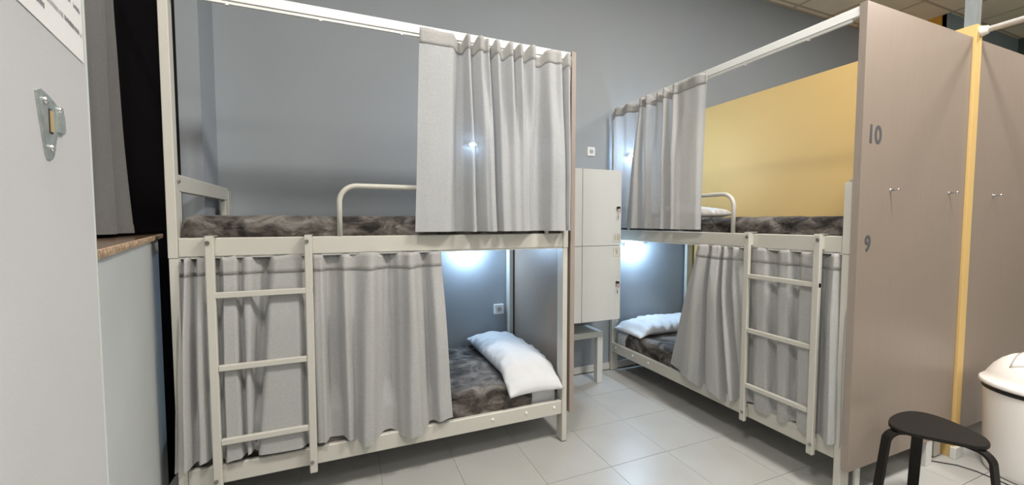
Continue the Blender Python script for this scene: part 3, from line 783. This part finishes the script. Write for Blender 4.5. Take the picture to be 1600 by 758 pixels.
# ================================================================== LOCKERS
LK = 2.80
lk = thing('locker_cabinet', 'cream wall-hung cabinet of two lockers marked 10 and 9, between the bunks', 'locker', (1.6, LK, .597))
def LB(x0, x1, y0, y1, z0, z1, bev=.001): return B(x0 - 1.6, x1 - 1.6, y0 - LK, y1 - LK, z0 - .597, z1 - .597, bev)
obj('body', LB(1.36, 2.140, LK + .019, YW - .001, .600, 1.840), M_LOCK, lk)
for z0, z1 in ((.597, 1.2185), (1.2225, 1.843)):
    obj('side_panel', LB(1.37, 1.7665, LK, LK + .018, z0, z1), M_LOCK, lk)
def locker_door(z0, z1, num, zp, zk, lab):
    d = obj('door', LB(1.7705, 2.146, LK, LK + .018, z0, z1), M_LOCK, lk); d['label'] = lab
    cx, s = 2.103, .064
    bm = bmesh.new(); h = .0022; a, b = cx - 1.6 - s / 2, cx - 1.6 + s / 2; zc = zp - .597; y0, y1 = -.0010, -.0001
    hs = .035
    for q in ((a, b, zc + hs - h, zc + hs), (a, b, zc - hs, zc - hs + h), (a, a + h, zc - hs, zc + hs), (b - h, b, zc - hs, zc + hs)):
        box(bm, q[0], q[1], y0, y1, q[2], q[3])
    obj('number_frame', bm, M_GOLD, d)
    text_obj('number', num, .064, M_GOLD, d, Matrix.Translation((-1.6, -LK, -.597)) @ FACE_NEGY(cx, LK - .0007, zp), .85, ext=.0004)
    kx = 2.105 - 1.6; kz = zk - .597
    bm = bmesh.new(); tube(bm, [(kx, 0, kz), (kx, -.006, kz)], .011, 14); obj('lock', bm, M_CHROME, d)
    bm = bmesh.new(); tube(bm, [(kx, -.006, kz), (kx, -.016, kz)], .004, 8)
    box(bm, kx - .010, kx + .012, -.030, -.015, kz - .009, kz + .009, .002)
    obj('key', bm, M_BLACKM, d)
    bm = bmesh.new()
    tube(bm, [(kx + .010, -.024, kz - .004), (kx + .016, -.024, kz - .022), (kx + .006, -.022, kz - .045), (kx + .002, -.022, kz - .03)], .0022, 8)
    obj('red_ring', bm, M_RED, d)
    bm = bmesh.new()
    tube(bm, [(kx, -.022, kz - .006), (kx - .003, -.020, kz - .04), (kx - .002, -.018, kz - .078)], .0016, 6)
    box(bm, kx - .006, kx + .002, -.020, -.018, kz - .092, kz - .066)
    obj('hanging_key', bm, M_CHROME, d)
locker_door(1.2225, 1.843, '10', 1.284, 1.535, 'upper locker door numbered 10')
locker_door(.597, 1.2185, '9', 1.162, .912, 'lower locker door numbered 9')

# ================================================================== BENCH TABLE UNDER THE LOCKERS
tb = thing('side_table', 'low cream table under the lockers, by the right bunk', 'table', (1.82, 3.07, 0))
def TB(x0, x1, y0, y1, z0, z1, b=.002): return B(x0 - 1.82, x1 - 1.82, y0 - 3.07, y1 - 3.07, z0, z1, b)
obj('tabletop', TB(1.53, 2.082, 2.948, 3.192, .410, .460), M_LOCK, tb)
for x in (1.53, 2.027):
    obj('leg', TB(x, x + .055, 2.948, 3.003, .0005, .4098), M_LOCK, tb)
obj('leg', TB(1.53, 1.585, 3.135, 3.19, .0005, .4098), M_LOCK, tb)

# ================================================================== BLACK STOOL
seat = [(2.423, 1.082), (2.482, 1.103), (2.542, 1.113), (2.605, 1.114), (2.662, 1.106), (2.705, 1.080), (2.724, 1.035), (2.720, .980), (2.700, .922), (2.680, .870), (2.648, .826), (2.604, .800), (2.560, .790), (2.520, .800), (2.490, .838), (2.455, .887), (2.418, .940), (2.390, .985), (2.380, 1.028), (2.394, 1.062)]
sc = Vector((2.55, .965, 0))
stl = thing('stool', 'black three-legged bentwood stool in front of the numbered panel', 'stool', (2.55, .965, 0))
# smooth outline
def chaikin(p, n=2):
    for _ in range(n):
        q = []
        for i in range(len(p)):
            a = p[i]; b = p[(i + 1) % len(p)]
            q += [(a[0] * .75 + b[0] * .25, a[1] * .75 + b[1] * .25), (a[0] * .25 + b[0] * .75, a[1] * .25 + b[1] * .75)]
        p = q
    return p
ol = chaikin([(x - sc.x, y - sc.y) for x, y in seat], 2)
bm = bmesh.new(); rings = []
for f, z in ((.985, .4325), (1.0, .4365), (1.003, .443), (1.0, .4475), (.985, .4505)):
    rings.append([bm.verts.new((x * f, y * f, z)) for x, y in ol])
for a, b in zip(rings, rings[1:]):
    for k in range(len(ol)): bm.faces.new((a[k], a[(k + 1) % len(ol)], b[(k + 1) % len(ol)], b[k]))
bm.faces.new(rings[0][::-1]); bm.faces.new(rings[-1])
obj('seat', bm, M_STOOL, stl, False)
def stool_leg(tx, ty):
    tip = Vector((tx, ty, 0)) - sc; tip.z = 0; L = tip.length; d = tip.normalized(); sd = Vector((-d.y, d.x, 0))
    pts = []
    pts.append(d * .02 + Vector((0, 0, .4265))); pts.append(d * (L - .075) + Vector((0, 0, .4265)))
    cc = L - .055; rad = .055
    for k in range(1, 8):
        a = k / 8 * radians(84)
        pts.append(d * (cc + rad * sin(a)) + Vector((0, 0, .4265 - rad + rad * cos(a))))
    last = pts[-1]; pts.append(last + d * .045 + Vector((0, 0, -(last.z - .006))))
    bm = bmesh.new(); strip(bm, pts, sd, .042, .012)
    bmesh.ops.bevel(bm, geom=[e for e in bm.edges if len(e.link_faces) == 2 and e.calc_face_angle(0) > 1.0], offset=.002, segments=1, affect='EDGES')
    return obj('leg', bm, M_STOOL, stl)
stool_leg(2.362, 1.060); stool_leg(2.742, 1.098); stool_leg(2.535, .765)

# ================================================================== BIN
BX, BY = 3.515, .905
bn = thing('trash_bin', 'large round white swing-top bin at the right edge, beside the black stool', 'bin', (BX, BY, 0))
obj('body', lathe(bmesh.new(), [(0, .001), (.182, .001), (.192, .006), (.200, .03), (.214, .45), (.215, .500), (.19, .500)]), M_BIN, bn, True)
obj('bin_liner', lathe(bmesh.new(), [(.2185, .474), (.2195, .478), (.2195, .501), (.2, .503), (.19, .5)]), M_BAG, bn, True)
DOME = [(.205, .500), (.229, .500), (.232, .506), (.231, .520), (.224, .527), (.214, .531), (.200, .562), (.178, .603), (.148, .640), (.112, .668), (.065, .686), (.0, .692)]
obj('lid', lathe(bmesh.new(), DOME), M_BIN, bn, True)
def dome_z(r):
    for (r0, z0), (r1, z1) in zip(DOME[5:], DOME[6:]):
        if r1 <= r <= r0: return z0 + (z1 - z0) * (r0 - r) / (r0 - r1)
    return .53
bm = bmesh.new(); R_ = []
for i in range(21):
    x = -.15 + .30 * i / 20
    R_.append([bm.verts.new((x, -.08 + .16 * k / 10, dome_z(sqrt(x * x + (-.08 + .16 * k / 10) ** 2)) + .0045)) for k in range(11)])
for a, b in zip(R_, R_[1:]):
    for k in range(10): bm.faces.new((a[k], a[k + 1], b[k + 1], b[k]))
fl = obj('swing_flap', bm, M_BIN, bn, True); fl.location = (0, 0, 0)
md = fl.modifiers.new('thickness', 'SOLIDIFY'); md.thickness = .004

# cord on the floor behind the bin
bm = bmesh.new()
pts = [(3.16, 1.24, .004), (3.22, 1.18, .004), (3.27, 1.13, .004), (3.29, 1.06, .004), (3.285, .97, .004), (3.27, .88, .004), (3.27, .78, .004), (3.30, .68, .004), (3.38, .58, .004), (3.52, .50, .004)]
tube(bm, pts, .003, 6)
tag(obj('power_cord', bm, M_CORD, None, True), 'thin black cord on the floor in front of the white bin', 'cord')

# ================================================================== CEILING LIGHTS
NAMES = ['above the aisle between the bunks', 'right of the yellow partition near the bunks', 'above the left bunk aisle',
         'behind the viewer in the middle', 'behind the viewer on the left', 'behind the viewer on the right']
for k, (x, y, w) in enumerate(TROFFERS):
    t = thing('ceiling_light', 'square ceiling light panel ' + NAMES[k], 'ceiling light', (x, y, CEIL + .018), 0, 'square ceiling lights')
    bm = bmesh.new()
    for q in ((-.288, .288, -.288, -.268), (-.288, .288, .268, .288), (-.288, -.268, -.268, .268), (.268, .288, -.268, .268)):
        box(bm, q[0], q[1], q[2], q[3], -.018, .0)
    obj('frame', bm, M_PLASTIC, t)
    obj('diffuser', B(-.2675, .2675, -.2675, .2675, -.010, -.004), M_TROFF, t)
    ld = bpy.data.lights.new('troffer_light', 'AREA'); ld.shape = 'SQUARE'; ld.size = .5; ld.energy = w; ld.color = LIGHT_COL
    lo = bpy.data.objects.new('troffer_light', ld); COL.objects.link(lo); lo.parent = t; lo.location = (0, 0, -.02)
